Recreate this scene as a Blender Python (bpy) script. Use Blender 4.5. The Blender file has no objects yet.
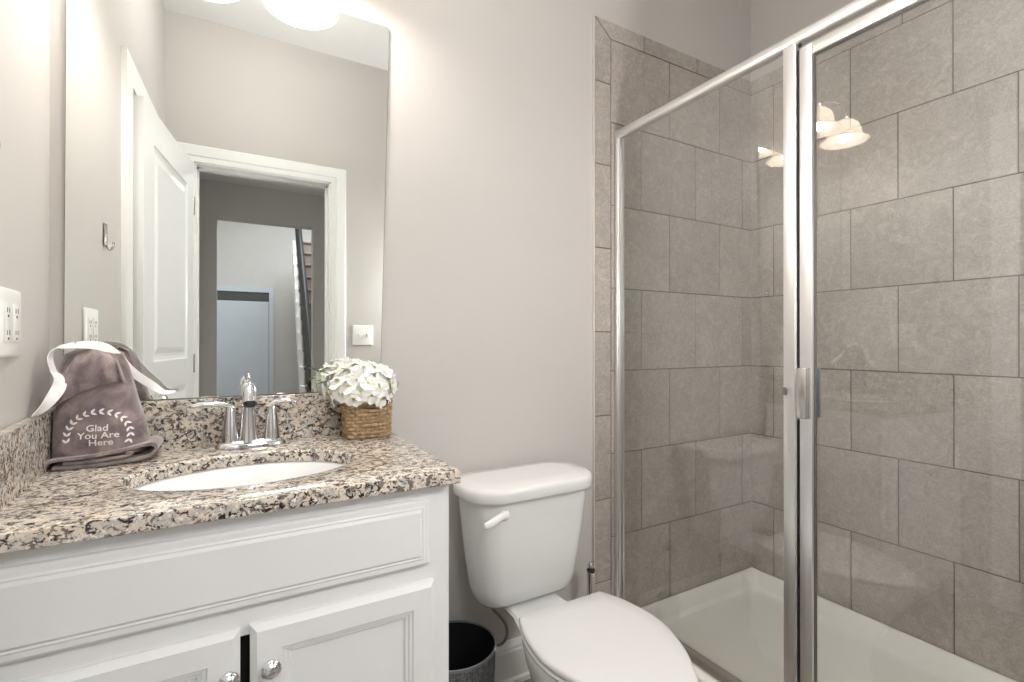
import bpy, bmesh, math, random
from mathutils import Vector, Matrix
R = math.radians
PI = math.pi
random.seed(7)
S = bpy.context.scene
COL = S.collection

# ------------------------------------------------------------------ camera, world, light, exposure
cd = bpy.data.cameras.new('camera'); cam = bpy.data.objects.new('camera', cd); COL.objects.link(cam)
cam.location = (0, -1.45, 1.15)
cam.rotation_euler = (R(90.135), 0, R(-29.86))
cd.sensor_width = 36; cd.lens = 491.35/1024*36; cd.clip_start = 0.01
S.camera = cam
wd = bpy.data.worlds.new('world'); S.world = wd; wd.use_nodes = True
wd.node_tree.nodes['Background'].inputs[0].default_value = (0.9, 0.95, 1, 1)
wd.node_tree.nodes['Background'].inputs[1].default_value = 0.5
S.view_settings.view_transform = 'Standard'; S.view_settings.look = 'None'
S.view_settings.gamma = 1; S.view_settings.use_curve_mapping = False
S.view_settings.exposure = 0.32
BULB, L_CEIL, L_REAR, E_HALL, E_FOYER = 190.0, 25.0, 50.0, 9.5, 130.0   # bulb and added globe radiances, then vestibule fill and foyer watts

def area_light(name, loc, size, energy, color=(1, 1, 1), rot=(0, 0, 0)):
    l = bpy.data.lights.new(name, 'AREA'); l.shape = 'RECTANGLE'; l.size, l.size_y = size
    l.energy = energy; l.color = color
    o = bpy.data.objects.new(name, l); COL.objects.link(o); o.location = loc; o.rotation_euler = rot
    return o
area_light('vestibule_fill_light', (0.33, -2.3, 2.40), (0.5, 0.2), E_HALL, (0.97, 0.98, 1), (R(45), 0, 0))  # added fill, tilted through the doorway to brighten the cabinet front
area_light('foyer_daylight', (1.2, -5.0, 3.45), (1.6, 2.0), E_FOYER, (0.93, 0.965, 1))

# ------------------------------------------------------------------ helpers
def lin(c):
    return tuple(((v/255)/12.92 if v/255 <= 0.04045 else ((v/255+0.055)/1.055)**2.4) for v in c)+(1,)

class Mat:
    def __init__(s, name):
        s.m = bpy.data.materials.new(name); s.m.use_nodes = True
        s.n = s.m.node_tree.nodes; s.l = s.m.node_tree.links
        s.b = s.n['Principled BSDF']; s.out = s.n['Material Output']
    def node(s, t, **kw):
        n = s.n.new(t)
        for k, v in kw.items():
            if k in n.inputs: n.inputs[k].default_value = v
            else: setattr(n, k, v)
        return n
    def link(s, a, b): s.l.new(a, b)
    def set(s, **kw):
        for k, v in kw.items(): s.b.inputs[k.replace('_', ' ')].default_value = v
        return s
    def coord(s, scale=(1, 1, 1), rot=(0, 0, 0)):
        t = s.node('ShaderNodeTexCoord'); mp = s.node('ShaderNodeMapping')
        mp.inputs['Scale'].default_value = scale; mp.inputs['Rotation'].default_value = rot
        s.link(t.outputs['Object'], mp.inputs['Vector']); return mp.outputs['Vector']
    def noise(s, vec, scale, detail=3, rough=0.55, dist=0):
        n = s.node('ShaderNodeTexNoise'); n.inputs['Scale'].default_value = scale
        n.inputs['Detail'].default_value = detail; n.inputs['Roughness'].default_value = rough
        n.inputs['Distortion'].default_value = dist
        if vec is not None: s.link(vec, n.inputs['Vector'])
        return n.outputs['Fac']
    def ramp(s, fac, stops):
        r = s.node('ShaderNodeValToRGB'); e = r.color_ramp.elements
        while len(e) < len(stops): e.new(0.5)
        for el, (p, c) in zip(e, stops): el.position = p; el.color = c if len(c) == 4 else lin(c)
        s.link(fac, r.inputs['Fac']); return r.outputs['Color']
    def mix(s, fac, a, b, mode='MIX'):
        n = s.node('ShaderNodeMix', data_type='RGBA', blend_type=mode)
        for sock, v in ((n.inputs[0], fac), (n.inputs[6], a), (n.inputs[7], b)):
            if isinstance(v, (int, float)): sock.default_value = v
            elif isinstance(v, tuple): sock.default_value = v
            else: s.link(v, sock)
        return n.outputs[2]
    def bump(s, h, strength=0.2, dist=0.002):
        n = s.node('ShaderNodeBump'); n.inputs['Strength'].default_value = strength; n.inputs['Distance'].default_value = dist
        s.link(h, n.inputs['Height']); s.link(n.outputs['Normal'], s.b.inputs['Normal'])
    def color(s, c): s.link(c, s.b.inputs['Base Color'])

def plain(name, rgb, rough=0.5, metal=0, var=0.0, scale=8, bump=0, bscale=200, bdist=0.001, **kw):
    m = Mat(name); m.set(Roughness=rough, Metallic=metal, **kw)
    c = lin(rgb); v = m.coord()
    if var:
        f = m.noise(v, scale, 4)
        lo = tuple(x*(1-var) for x in c[:3])+(1,); hi = tuple(min(1, x*(1+var)) for x in c[:3])+(1,)
        m.color(m.ramp(f, [(0.3, lo), (0.7, hi)]))
    else: m.b.inputs['Base Color'].default_value = c
    if bump: m.bump(m.noise(v, bscale, 2), bump, bdist)
    return m.m

M = {}
M['paint'] = plain('wall_paint', (196, 192, 187), 0.55, var=0.012, scale=3, bump=0.08, bscale=260)
M['ceil'] = plain('ceiling_paint', (235, 234, 232), 0.8, var=0.01)
M['hallpaint'] = plain('hall_paint', (192, 189, 185), 0.6, var=0.02)
M['trim'] = plain('trim_white', (238, 238, 236), 0.3, var=0.008)
M['cab'] = plain('cabinet_white', (236, 236, 235), 0.32, var=0.008)
M['porc'] = plain('porcelain', (224, 224, 222), 0.08, var=0.004)
M['sinkwhite'] = plain('sink_porcelain', (240, 241, 240), 0.12, var=0.004)
M['seat'] = plain('seat_plastic', (219, 218, 216), 0.2, var=0.004)
M['acryl'] = plain('acrylic', (244, 241, 235), 0.22, var=0.01)
M['chrome'] = plain('chrome', (225, 226, 228), 0.07, 1, var=0.01)
M['nickel'] = plain('satin_metal', (214, 212, 208), 0.22, 1, var=0.01)
M['alu'] = plain('bright_aluminium', (240, 239, 238), 0.34, 1, var=0.01)
M['greyplastic'] = plain('grey_handle', (130, 134, 138), 0.3, 0.3, var=0.02)
M['plastic'] = plain('white_plastic', (240, 239, 235), 0.3, var=0.004)
M['black'] = plain('black', (18, 17, 17), 0.5, var=0.05)
M['rubber'] = plain('dark_rubber', (40, 38, 37), 0.6, var=0.05)
M['gasket'] = plain('gasket_grey', (86, 82, 78), 0.5, var=0.05)
M['gap'] = plain('gap_shade', (30, 27, 25), 0.8, var=0.05)
M['grout'] = plain('grout', (112, 103, 95), 0.9, var=0.05, scale=60)
M['caulk'] = plain('white_caulk', (212, 205, 197), 0.5, var=0.02)
M['teal'] = plain('closet_paint', (140, 152, 146), 0.6, var=0.03)
M['frontdoor'] = plain('front_door_paint', (190, 197, 203), 0.45, var=0.02)
M['transom'] = plain('transom_dark', (70, 72, 70), 0.3, var=0.05)
M['brass'] = plain('aged_brass', (150, 128, 90), 0.3, 1, var=0.05)
M['ribbon'] = plain('satin_ribbon', (244, 241, 238), 0.35, var=0.02, scale=40)
M['thread'] = plain('white_thread', (238, 232, 228), 0.7, var=0.04, scale=300)
M['hose'] = plain('braided_hose', (150, 146, 140), 0.4, 0.5, var=0.1, scale=400)
M['petal_centre'] = plain('petal_centre', (205, 205, 95), 0.6, var=0.1, scale=100)
M['leaf'] = plain('leaf', (86, 112, 52), 0.5, var=0.2, scale=60)
M['stem'] = plain('dark_stem', (74, 66, 40), 0.7, var=0.15, scale=90)
M['tread'] = plain('stair_wood', (98, 84, 76), 0.45, var=0.15, scale=12)

def mk_petal():
    m = Mat('petal'); m.set(Roughness=0.6)
    m.color(m.ramp(m.noise(m.coord(), 60, 3), [(0.3, (248, 246, 236)), (0.7, (254, 254, 250))]))
    m.b.inputs['Subsurface Weight'].default_value = 0.25
    m.b.inputs['Subsurface Radius'].default_value = (0.01, 0.01, 0.006)
    return m.m
M['petal'] = mk_petal()

def mk_tile():
    m = Mat('stone_tile'); m.set(Roughness=0.38)
    g = m.node('ShaderNodeNewGeometry')
    tc = m.node('ShaderNodeTexCoord'); ad = m.node('ShaderNodeVectorMath', operation='MULTIPLY_ADD')
    ad.inputs[1].default_value = (37, 91, 53)
    m.link(g.outputs['Random Per Island'], ad.inputs[0]); m.link(tc.outputs['Object'], ad.inputs[2])
    v = ad.outputs[0]
    cloud = m.noise(v, 5.5, 6, 0.62, 0.8); vein = m.noise(v, 26, 5, 0.65, 1.4); grain = m.noise(v, 160, 3, 0.6)
    c = m.ramp(cloud, [(0.28, (148, 140, 133)), (0.5, (166, 158, 151)), (0.72, (180, 172, 165))])
    c = m.mix(0.45, c, m.ramp(vein, [(0.3, (132, 124, 117)), (0.52, (166, 158, 150)), (0.70, (206, 198, 190))]))
    c = m.mix(0.25, c, m.ramp(grain, [(0.3, (110, 102, 96)), (0.7, (204, 196, 188))]))
    mr = m.node('ShaderNodeMapRange'); mr.inputs[3].default_value = 0.98; mr.inputs[4].default_value = 1.15
    m.link(g.outputs['Random Per Island'], mr.inputs[0])
    hs = m.node('ShaderNodeHueSaturation'); m.link(c, hs.inputs['Color']); m.link(mr.outputs[0], hs.inputs['Value'])
    m.color(hs.outputs['Color'])
    m.bump(vein, 0.12, 0.0015)
    return m.m
M['tile'] = mk_tile()

def mk_granite():
    m = Mat('granite'); m.set(Roughness=0.16)
    v = m.coord((1, 1, 1), (0.35, 0.25, 0.6))
    vs = m.coord((0.8, 1.25, 1.0), (0.4, -0.3, 0.55))
    base = m.ramp(m.noise(v, 11, 4, 0.6, 0.6), [(0.32, (228, 219, 206)), (0.5, (222, 208, 190)), (0.68, (212, 196, 176))])
    grey = m.ramp(m.noise(v, 48, 5, 0.7, 0.5), [(0.44, (0, 0, 0)), (0.58, (255, 255, 255))])
    c = m.mix(grey, base, lin((186, 182, 176)))
    brown = m.ramp(m.noise(vs, 80, 4, 0.62, 0.7), [(0.53, (0, 0, 0)), (0.58, (255, 255, 255))])
    c = m.mix(brown, c, lin((120, 106, 96)))
    dark = m.ramp(m.noise(vs, 98, 5, 0.68, 0.9), [(0.535, (0, 0, 0)), (0.575, (255, 255, 255))])
    c = m.mix(dark, c, lin((46, 42, 42)))
    wh = m.ramp(m.noise(v, 120, 3, 0.6, 0.4), [(0.60, (0, 0, 0)), (0.65, (255, 255, 255))])
    c = m.mix(wh, c, lin((234, 229, 220)))
    m.color(c); return m.m
M['granite'] = mk_granite()

def mk_glass():
    m = Mat('clear_glass'); n = m.n; n.remove(m.b)
    tr = m.node('ShaderNodeBsdfTransparent'); tr.inputs[0].default_value = (0.975, 0.985, 0.98, 1)
    gl = m.node('ShaderNodeBsdfGlossy'); gl.inputs['Roughness'].default_value = 0.0; gl.inputs[0].default_value = (1, 1, 1, 1)
    fr = m.node('ShaderNodeFresnel'); g = m.node('ShaderNodeNewGeometry')
    mr = m.node('ShaderNodeMapRange'); mr.inputs[3].default_value = 1.72; mr.inputs[4].default_value = 1/1.72
    m.link(g.outputs['Backfacing'], mr.inputs[0]); m.link(mr.outputs[0], fr.inputs['IOR'])
    mx = m.node('ShaderNodeMixShader')
    m.link(fr.outputs[0], mx.inputs[0]); m.link(tr.outputs[0], mx.inputs[1]); m.link(gl.outputs[0], mx.inputs[2])
    m.link(mx.outputs[0], m.out.inputs['Surface']); return m.m
M['glass'] = mk_glass()
M['mirror'] = plain('silvered_mirror', (243, 246, 244), 0.0, 1)
M['mirror_edge'] = plain('mirror_edge', (120, 124, 112), 0.3, var=0.02)

def mk_floor():
    m = Mat('floor_planks'); m.set(Roughness=0.4)
    v = m.coord((1, 1, 1))
    b = m.node('ShaderNodeTexBrick'); m.link(v, b.inputs['Vector'])
    b.inputs['Scale'].default_value = 1; b.inputs['Brick Width'].default_value = 1.2; b.inputs['Row Height'].default_value = 0.15
    b.inputs['Mortar Size'].default_value = 0.002
    b.inputs['Color1'].default_value = lin((150, 140, 131)); b.inputs['Color2'].default_value = lin((132, 122, 114)); b.inputs['Mortar'].default_value = lin((70, 60, 52))
    grain = m.noise(m.coord((3, 40, 3)), 3, 5)
    m.color(m.mix(0.25, b.outputs['Color'], m.ramp(grain, [(0.3, (104, 94, 86)), (0.7, (178, 166, 154))])))
    return m.m
M['floor'] = mk_floor()

def mk_towel():
    m = Mat('plush_towel'); m.set(Roughness=0.95)
    v = m.coord()
    c = m.ramp(m.noise(v, 22, 5, 0.6, 0.5), [(0.36, (104, 92, 94)), (0.52, (134, 120, 120)), (0.68, (166, 148, 142))])
    m.color(c); m.b.inputs['Sheen Weight'].default_value = 0.5; m.b.inputs['Sheen Roughness'].default_value = 0.4
    m.bump(m.noise(v, 900, 2), 0.35, 0.001); return m.m
M['towel'] = mk_towel()

def mk_weave(name, a, b_, sx, sz, rough=0.8):
    m = Mat(name); m.set(Roughness=rough)
    f1 = m.noise(m.coord((sx, sx, 8)), 6, 3); f2 = m.noise(m.coord((10, 10, sz)), 6, 3)
    f = m.node('ShaderNodeMath', operation='ADD'); m.link(f1, f.inputs[0]); m.link(f2, f.inputs[1])
    m.color(m.ramp(f.outputs[0], [(0.75, a), (1.0, tuple((x+y)/2 for x, y in zip(a, b_))), (1.2, b_)]) if False else
            m.ramp(m.mix(0.5, f1, f2), [(0.36, a), (0.5, tuple((x+y)//2 for x, y in zip(a, b_))), (0.64, b_)]))
    m.bump(f.outputs[0], 0.4, 0.001); return m.m
M['canweave'] = mk_weave('woven_can', (62, 62, 64), (146, 146, 148), 60, 60)
M['seagrass'] = mk_weave('seagrass', (136, 108, 78), (206, 180, 142), 30, 30)

def mk_shade():
    m = Mat('frosted_shade'); n = m.n; n.remove(m.b)
    tl = m.node('ShaderNodeBsdfTranslucent'); tl.inputs[0].default_value = (0.62, 0.56, 0.49, 1)
    df = m.node('ShaderNodeBsdfDiffuse'); df.inputs[0].default_value = (0.9, 0.87, 0.82, 1)
    em = m.node('ShaderNodeEmission'); em.inputs[0].default_value = (1, 0.84, 0.68, 1); em.inputs[1].default_value = 1.8
    a = m.node('ShaderNodeMixShader'); a.inputs[0].default_value = 0.4
    m.link(tl.outputs[0], a.inputs[1]); m.link(df.outputs[0], a.inputs[2])
    b = m.node('ShaderNodeAddShader'); m.link(a.outputs[0], b.inputs[0]); m.link(em.outputs[0], b.inputs[1])
    m.link(b.outputs[0], m.out.inputs['Surface']); return m.m
M['shade'] = mk_shade()
def mk_emit(name, col, s):
    m = Mat(name); m.n.remove(m.b); e = m.node('ShaderNodeEmission'); e.inputs[0].default_value = col; e.inputs[1].default_value = s
    m.link(e.outputs[0], m.out.inputs['Surface']); return m.m
M['bulb'] = mk_emit('lit_bulb', (1, 0.95, 0.90, 1), BULB)
M['ceiling_fill'] = mk_emit('ceiling_fill_glow', (1, 0.98, 0.96, 1), L_CEIL)
M['wall_fill'] = mk_emit('wall_fill_glow', (0.99, 0.99, 1, 1), L_REAR)

class MB:
    """collects geometry in world coordinates"""
    def __init__(s): s.v = []; s.f = []; s.m = []; s.mi = 0
    def add(s, vs, fs):
        o = len(s.v); s.v += [tuple(p) for p in vs]
        s.f += [tuple(i+o for i in f) for f in fs]; s.m += [s.mi]*len(fs); return s
    def bm(s, b, mat=None):
        if mat is not None: b.transform(mat)
        b.verts.index_update(); s.add([v.co[:] for v in b.verts], [[v.index for v in f.verts] for f in b.faces]); b.free(); return s
    def box(s, lo, hi, bev=0.0, seg=2, mat=None):
        b = bmesh.new(); bmesh.ops.create_cube(b, size=1)
        lo, hi = Vector(lo), Vector(hi); d = hi-lo; c = (hi+lo)/2
        for v in b.verts: v.co = Vector((v.co.x*d.x, v.co.y*d.y, v.co.z*d.z))+c
        if bev: bmesh.ops.bevel(b, geom=b.edges[:], offset=bev, segments=seg, profile=0.5, affect='EDGES')
        return s.bm(b, mat)
    def rings(s, rings, cap0=True, cap1=True, closed=True):
        n = len(rings[0]); vs = [p for r in rings for p in r]; fs = []
        for i in range(len(rings)-1):
            for j in range(n if closed else n-1):
                k = (j+1) % n
                fs.append((i*n+j, i*n+k, (i+1)*n+k, (i+1)*n+j))
        if cap0: fs.append(tuple(range(n))[::-1])
        if cap1: fs.append(tuple((len(rings)-1)*n+j for j in range(n)))
        return s.add(vs, fs)
    def lathe(s, prof, c, n=32, axis='z', cap0=True, cap1=True, sx=1, sy=1):
        rr = []
        for r, h in prof:
            ring = []
            for j in range(n):
                a = 2*PI*j/n; x, y = r*math.cos(a)*sx, r*math.sin(a)*sy
                p = {'z': (x, y, h), 'y': (x, h, y), 'x': (h, x, y)}[axis]
                ring.append((p[0]+c[0], p[1]+c[1], p[2]+c[2]))
            rr.append(ring)
        return s.rings(rr, cap0, cap1)
    def tube(s, path, rad, n=12, flat=1.0, up=(0, 0, 1), closed=False):
        P = [Vector(p) for p in path]; rr = []
        if not isinstance(rad, (list, tuple)): rad = [rad]*len(P)
        for i, p in enumerate(P):
            if closed: t = P[(i+1) % len(P)]-P[i-1]
            else: t = P[min(i+1, len(P)-1)]-P[max(i-1, 0)]
            t.normalize(); u = Vector(up); a = t.cross(u)
            if a.length < 1e-3: a = t.cross(Vector((0, 1, 0)))
            a.normalize(); b = a.cross(t)
            rr.append([p+(a*math.cos(2*PI*j/n)+b*math.sin(2*PI*j/n)*flat)*rad[i] for j in range(n)])
        if closed: rr.append(rr[0]); return s.rings(rr, False, False)
        return s.rings(rr)
    def grid(s, fn, nu, nv):
        vs = [fn(i/(nu-1), j/(nv-1)) for i in range(nu) for j in range(nv)]
        return s.add(vs, [(i*nv+j, i*nv+j+1, (i+1)*nv+j+1, (i+1)*nv+j) for i in range(nu-1) for j in range(nv-1)])
    def sphere(s, c, r, nu=16, nv=10, sc=(1, 1, 1)):
        b = bmesh.new(); bmesh.ops.create_uvsphere(b, u_segments=nu, v_segments=nv, radius=r)
        for v in b.verts: v.co = Vector((v.co.x*sc[0]+c[0], v.co.y*sc[1]+c[1], v.co.z*sc[2]+c[2]))
        return s.bm(b)
    def panel(s, x0, x1, z0, z1, y, rings, ys=-1):
        """nested rectangles on the plane y: (inset, protrusion towards ys)"""
        rr = []
        for i, p in rings:
            rr.append([(x0+i, y+ys*p, z0+i), (x1-i, y+ys*p, z0+i), (x1-i, y+ys*p, z1-i), (x0+i, y+ys*p, z1-i)])
        return s.rings(rr)
    def build(s, name, mats, parent=None, smooth=40, weld=False):
        org = Vector((0, 0, 0)); q = parent
        while q is not None: org += q.location; q = q.parent
        me = bpy.data.meshes.new(name)
        me.from_pydata([tuple(Vector(p)-org) for p in s.v], [], s.f)
        if not isinstance(mats, (list, tuple)): mats = [mats]
        for m in mats: me.materials.append(M[m])
        me.polygons.foreach_set('material_index', s.m)
        b = bmesh.new(); b.from_mesh(me)
        if weld: bmesh.ops.remove_doubles(b, verts=b.verts, dist=1e-5)
        bmesh.ops.recalc_face_normals(b, faces=b.faces); b.to_mesh(me); b.free()
        if smooth:
            me.polygons.foreach_set('use_smooth', [True]*len(me.polygons)); me.set_sharp_from_angle(angle=R(smooth))
        me.update()
        o = bpy.data.objects.new(name, me); COL.objects.link(o)
        if parent is not None: o.parent = parent
        return o

def tag(o, label, cat, group=None, kind=None):
    o['label'] = label; o['category'] = cat
    if group: o['group'] = group
    if kind: o['kind'] = kind
    return o
def thing(name, label, cat, loc, group=None):
    o = bpy.data.objects.new(name, None); COL.objects.link(o); o.location = loc; o.empty_display_size = 0.05
    return tag(o, label, cat, group)
def struct(name, mb, mat, label, cat, **kw): return tag(mb.build(name, mat, **kw), label, cat, kind='structure')
def superell(cx, cy, a, b, n, z, N=40, rot=0):
    out = []
    for j in range(N):
        t = 2*PI*j/N+rot; c, s_ = math.cos(t), math.sin(t)
        out.append((cx+a*math.copysign(abs(c)**(2/n), c), cy+b*math.copysign(abs(s_)**(2/n), s_), z))
    return out
def rrect(x0, x1, y0, y1, r, z, k=6):
    out = []
    for cx, cy, a0 in ((x1-r, y1-r, 0), (x0+r, y1-r, 90), (x0+r, y0+r, 180), (x1-r, y0+r, 270)):
        for i in range(k+1):
            a = R(a0+90*i/k); out.append((cx+r*math.cos(a), cy+r*math.sin(a), z))
    return out
def smooth_path(pts, n=8):
    P = [Vector(p) for p in pts]; out = []
    for i in range(len(P)-1):
        a, b, c, d = P[max(i-1, 0)], P[i], P[i+1], P[min(i+2, len(P)-1)]
        for k in range(n):
            t = k/n
            out.append(0.5*((2*b)+(c-a)*t+(2*a-5*b+4*c-d)*t*t+(3*b-a-3*c+d)*t**3))
    out.append(P[-1]); return out

# ------------------------------------------------------------------ the room
XR, ZC, YR = 2.121, 2.775, -1.48           # right wall, ceiling, rear wall
def xl(y): return -0.346-0.048*y           # left wall line
ZT = 0.892                                  # counter top
struct('floor', MB().box((-0.6, -8.2, -0.1), (3.2, 0.12, 0)), 'floor', 'grey brown wood-look plank floor', 'floor', smooth=0)
struct('ceiling', MB().box((-0.6, -1.48, ZC), (2.4, 0.12, ZC+0.1)), 'ceil', 'flat white bathroom ceiling', 'ceiling', smooth=0)
struct('wall_back', MB().box((-0.6, 0, 0), (2.3, 0.12, ZC)), 'paint', 'warm grey painted wall behind the vanity and toilet', 'wall', smooth=0)
struct('wall_right', MB().box((XR+0.012, -1.6, 0), (XR+0.13, 0, ZC)), 'paint', 'warm grey painted wall above the shower tile', 'wall', smooth=0)

# left wall with the linen closet opening (y -0.93 .. -1.36, up to 2.09)
mb = MB()
def lw(y0, y1, z0, z1):
    a, b = (xl(y0), y0), (xl(y1), y1)
    mb.rings([[(a[0], a[1], z0), (b[0], b[1], z0), (b[0]-0.1, b[1], z0), (a[0]-0.1, a[1], z0)],
              [(a[0], a[1], z1), (b[0], b[1], z1), (b[0]-0.1, b[1], z1), (a[0]-0.1, a[1], z1)]])
lw(0.0, -0.72, 0, ZC); lw(-0.72, -1.36, 2.045, ZC); lw(-1.36, -1.60, 0, ZC)
struct('wall_left', mb, 'paint', 'warm grey painted side wall beside the vanity', 'wall', smooth=0)
mb = MB()
mb.box((-0.80, -1.36, 0), (-0.76, -0.745, 2.15)); mb.box((-0.80, -0.78, 0), (-0.40, -0.72, 2.15)); mb.box((-0.80, -1.40, 0), (-0.38, -1.36, 2.15))
mb.box((-0.80, -1.40, 2.05), (-0.42, -0.745, 2.09))
for z in (0.5, 0.9, 1.3, 1.66, 1.9): mb.box((-0.76, -1.36, z), (-0.42, -0.78, z+0.02))
struct('wall_closet', mb, 'teal', 'grey green shelved closet recess behind the open door', 'closet', smooth=0)
mb = MB()
def casing_left(y0, y1, z0, z1, t=0.016):
    mb.rings([[(xl(y0), y0, z), (xl(y1), y1, z), (xl(y1)+t, y1, z), (xl(y0)+t, y0, z)] for z in (z0, z1)])
casing_left(-0.628, -0.72, 0, 2.045); casing_left(-0.628, -1.45, 2.045, 2.138); casing_left(-1.36, -1.45, 0, 2.045)
struct('trim_1', mb, 'trim', 'white casing round the closet opening on the side wall', 'trim', smooth=0)

# rear wall with the doorway the photograph is taken through
DX0, DX1, DZ = -0.160, 0.496, 2.055
mb = MB()
mb.box((-0.6, YR-0.12, 0), (DX0, YR, ZC)); mb.box((DX1, YR-0.12, 0), (XR+0.1, YR, ZC)); mb.box((DX0, YR-0.12, DZ), (DX1, YR, ZC))
struct('wall_rear', mb, 'paint', 'warm grey wall holding the doorway, seen in the mirror', 'wall', smooth=0)
mb = MB()
def casing(w0, depth):
    """mitred casing ring, profile offsets outwards from the opening"""
    return [(DX0-w0, YR+depth, 0), (DX0-w0, YR+depth, DZ+w0), (DX1+w0, YR+depth, DZ+w0), (DX1+w0, YR+depth, 0)]
prof = [(-0.004, -0.02), (-0.004, 0.008), (0.004, 0.011), (0.022, 0.011), (0.027, 0.016), (0.050, 0.018), (0.072, 0.018), (0.080, 0.010), (0.080, 0.0)]
mb.rings([casing(w, d) for w, d in prof], False, False, closed=False)
mb.box((DX0-0.004, YR-0.12, 0), (DX0+0.012, YR, DZ)); mb.box((DX1-0.012, YR-0.12, 0), (DX1+0.004, YR, DZ)); mb.box((DX0, YR-0.12, DZ-0.012), (DX1, YR, DZ+0.004))
mb.box((DX1-0.022, YR-0.085, 0), (DX1-0.010, YR-0.05, DZ-0.01)); mb.box((DX0, YR-0.085, DZ-0.022), (DX1, YR-0.05, DZ-0.01)); mb.box((DX0+0.010, YR-0.085, 0), (DX0+0.022, YR-0.05, DZ-0.01))
struct('trim_2', mb, 'trim', 'white moulded casing round the bathroom doorway', 'trim', smooth=30)

# baseboard on the back wall between vanity and shower
mb = MB()
bp = [(0, 0), (0.022, 0), (0.022, 0.016), (0.014, 0.022), (0.014, 0.108), (0.011, 0.114), (0.011, 0.122), (0.007, 0.130), (0.005, 0.141), (0, 0.142)]
mb.rings([[(x, -d, z) for d, z in bp] for x in (0.39, 1.187)])
struct('baseboard_back', mb, 'trim', 'white moulded baseboard behind the toilet and bin', 'baseboard', smooth=25)

# ------------------------------------------------------------------ shower tile (pattern kept inside each wall's mesh)
T = 0.3175; Z0 = 2.310; G = 0.0042
ROWS = [Z0-i*T for i in range(8)]
def slab(mb, fn, u0, u1, w0, w1):
    """one bevelled tile; fn(u,w,h) gives the point, h out of the wall"""
    u0 += G/2; u1 -= G/2; w0 += G/2; w1 -= G/2; b = 0.0014
    if u1-u0 < 0.006 or w1-w0 < 0.006: return
    rr = [[fn(a, c, h) for a, c in ((u0+i, w0+i), (u1-i, w0+i), (u1-i, w1-i), (u0+i, w1-i))] for i, h in ((0, 0.0045), (0, 0.0088), (b, 0.0098))]
    mb.rings(rr, cap0=False)
fb = lambda x, z, h: (x, -h, z)
fr = lambda y, z, h: (XR+0.012-h, y, z)
XT0, XT1 = 1.184, 1.2635
mb = MB(); mb.mi = 1
mb.box((XT0+0.002, -0.0065, 0.03), (XR+0.012, 0, 2.3755)); mb.mi = 0
XE = XR+0.0065
for i in range(7):
    z1, z0 = ROWS[i], ROWS[i+1]
    if i == 6: z0 = 0.02
    xs = [XT1]
    x = 1.5806 if i % 2 == 0 else 1.4218
    while x < XE-0.004: xs.append(x); x += T
    xs.append(XE)
    for a, b in zip(xs, xs[1:]): slab(mb, fb, a, b, z0, z1)
# narrow border tiles with the mitred corner
zs = [2.377, 2.135, 1.823, 1.507, 1.189, 0.872, 0.555, 0.245, 0.02]
for k, (a, b) in enumerate(zip(zs, zs[1:])):
    if k == 0:
        g = G/2
        for hh in (0,):
            mb.rings([[(XT0+g, -h, b+g), (XT1-g, -h, b+g), (XT1-g, -h, Z0-0.002), (XT0+g, -h, a-0.006)] for h in (0.0045, 0.0096)], cap0=False)
    else: slab(mb, fb, XT0, XT1, b, a)
mb.rings([[(XT0+0.006, -h, 2.377-G/2), (XT1+0.002, -h, Z0+G/2), (1.437-G/2, -h, Z0+G/2), (1.437-G/2, -h, 2.377-G/2)] for h in (0.0045, 0.0096)], cap0=False)
for a, b in ((1.437, 1.749), (1.749, 2.064), (2.064, XE)): slab(mb, fb, a, b, Z0, 2.377)
struct('wall_tile_back', mb, ['tile', 'grout'], 'grey stone tile facing on the shower end wall', 'tile', smooth=0)
mb = MB(); mb.mi = 1
mb.box((XR+0.0055, YR, 0.03), (XR+0.012, -0.0005, 2.3755)); mb.mi = 0
YE = -0.0060
for i in range(7):
    z1, z0 = ROWS[i], ROWS[i+1]
    if i == 6: z0 = 0.02
    ys = [YE]; y = -0.1168 if i % 2 == 0 else -0.2755
    while y > YR: ys.append(y); y -= T
    ys.append(YR+0.001)
    for a, b in zip(ys, ys[1:]): slab(mb, fr, b, a, z0, z1)
y = YE; ys = [YE, -0.29, -0.607, -0.924, -1.241, YR+0.001]
for a, b in zip(ys, ys[1:]): slab(mb, fr, b, a, Z0, 2.377)
struct('wall_tile_right', mb, ['tile', 'grout'], 'grey stone tile facing on the long shower wall', 'tile', smooth=0)
struct('trim_3', MB().box((XT0-0.0045, -0.0108, 0.142), (XT0+0.0005, 0, 2.379), 0.0015), 'caulk', 'pale edge strip down the side of the shower tile', 'trim')

# ------------------------------------------------------------------ shower base, enclosure, door
t = thing('shower_pan', 'white acrylic shower pan with low curb, under the glass panels', 'shower pan', (1.70, -0.74, 0))
mb = MB()
x0, x1, y0, y1 = 1.245, XR-0.001, YR+0.001, -0.0115
mb.rings([rrect(x0, x1, y0, y1, 0.006, 0.0), rrect(x0, x1, y0, y1, 0.006, 0.092), rrect(x0+0.006, x1-0.002, y0+0.002, y1-0.002, 0.006, 0.098),
          rrect(1.365, x1-0.012, y0+0.012, y1-0.012, 0.02, 0.098), rrect(1.372, x1-0.018, y0+0.02, y1-0.018, 0.03, 0.092),
          rrect(1.382, x1-0.028, y0+0.03, y1-0.028, 0.04, 0.045), rrect(1.390, x1-0.036, y0+0.038, y1-0.036, 0.045, 0.032),
          rrect(1.410, x1-0.055, y0+0.06, y1-0.055, 0.045, 0.027), rrect(1.44, x1-0.085, y0+0.09, y1-0.085, 0.045, 0.026)])
mb.build('tray', 'acryl', t, smooth=50)
MB().box((1.247, YR+0.002, 0.0985), (1.362, -0.0125, 0.122), 0.006, 3).build('curb', 'acryl', t)
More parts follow.
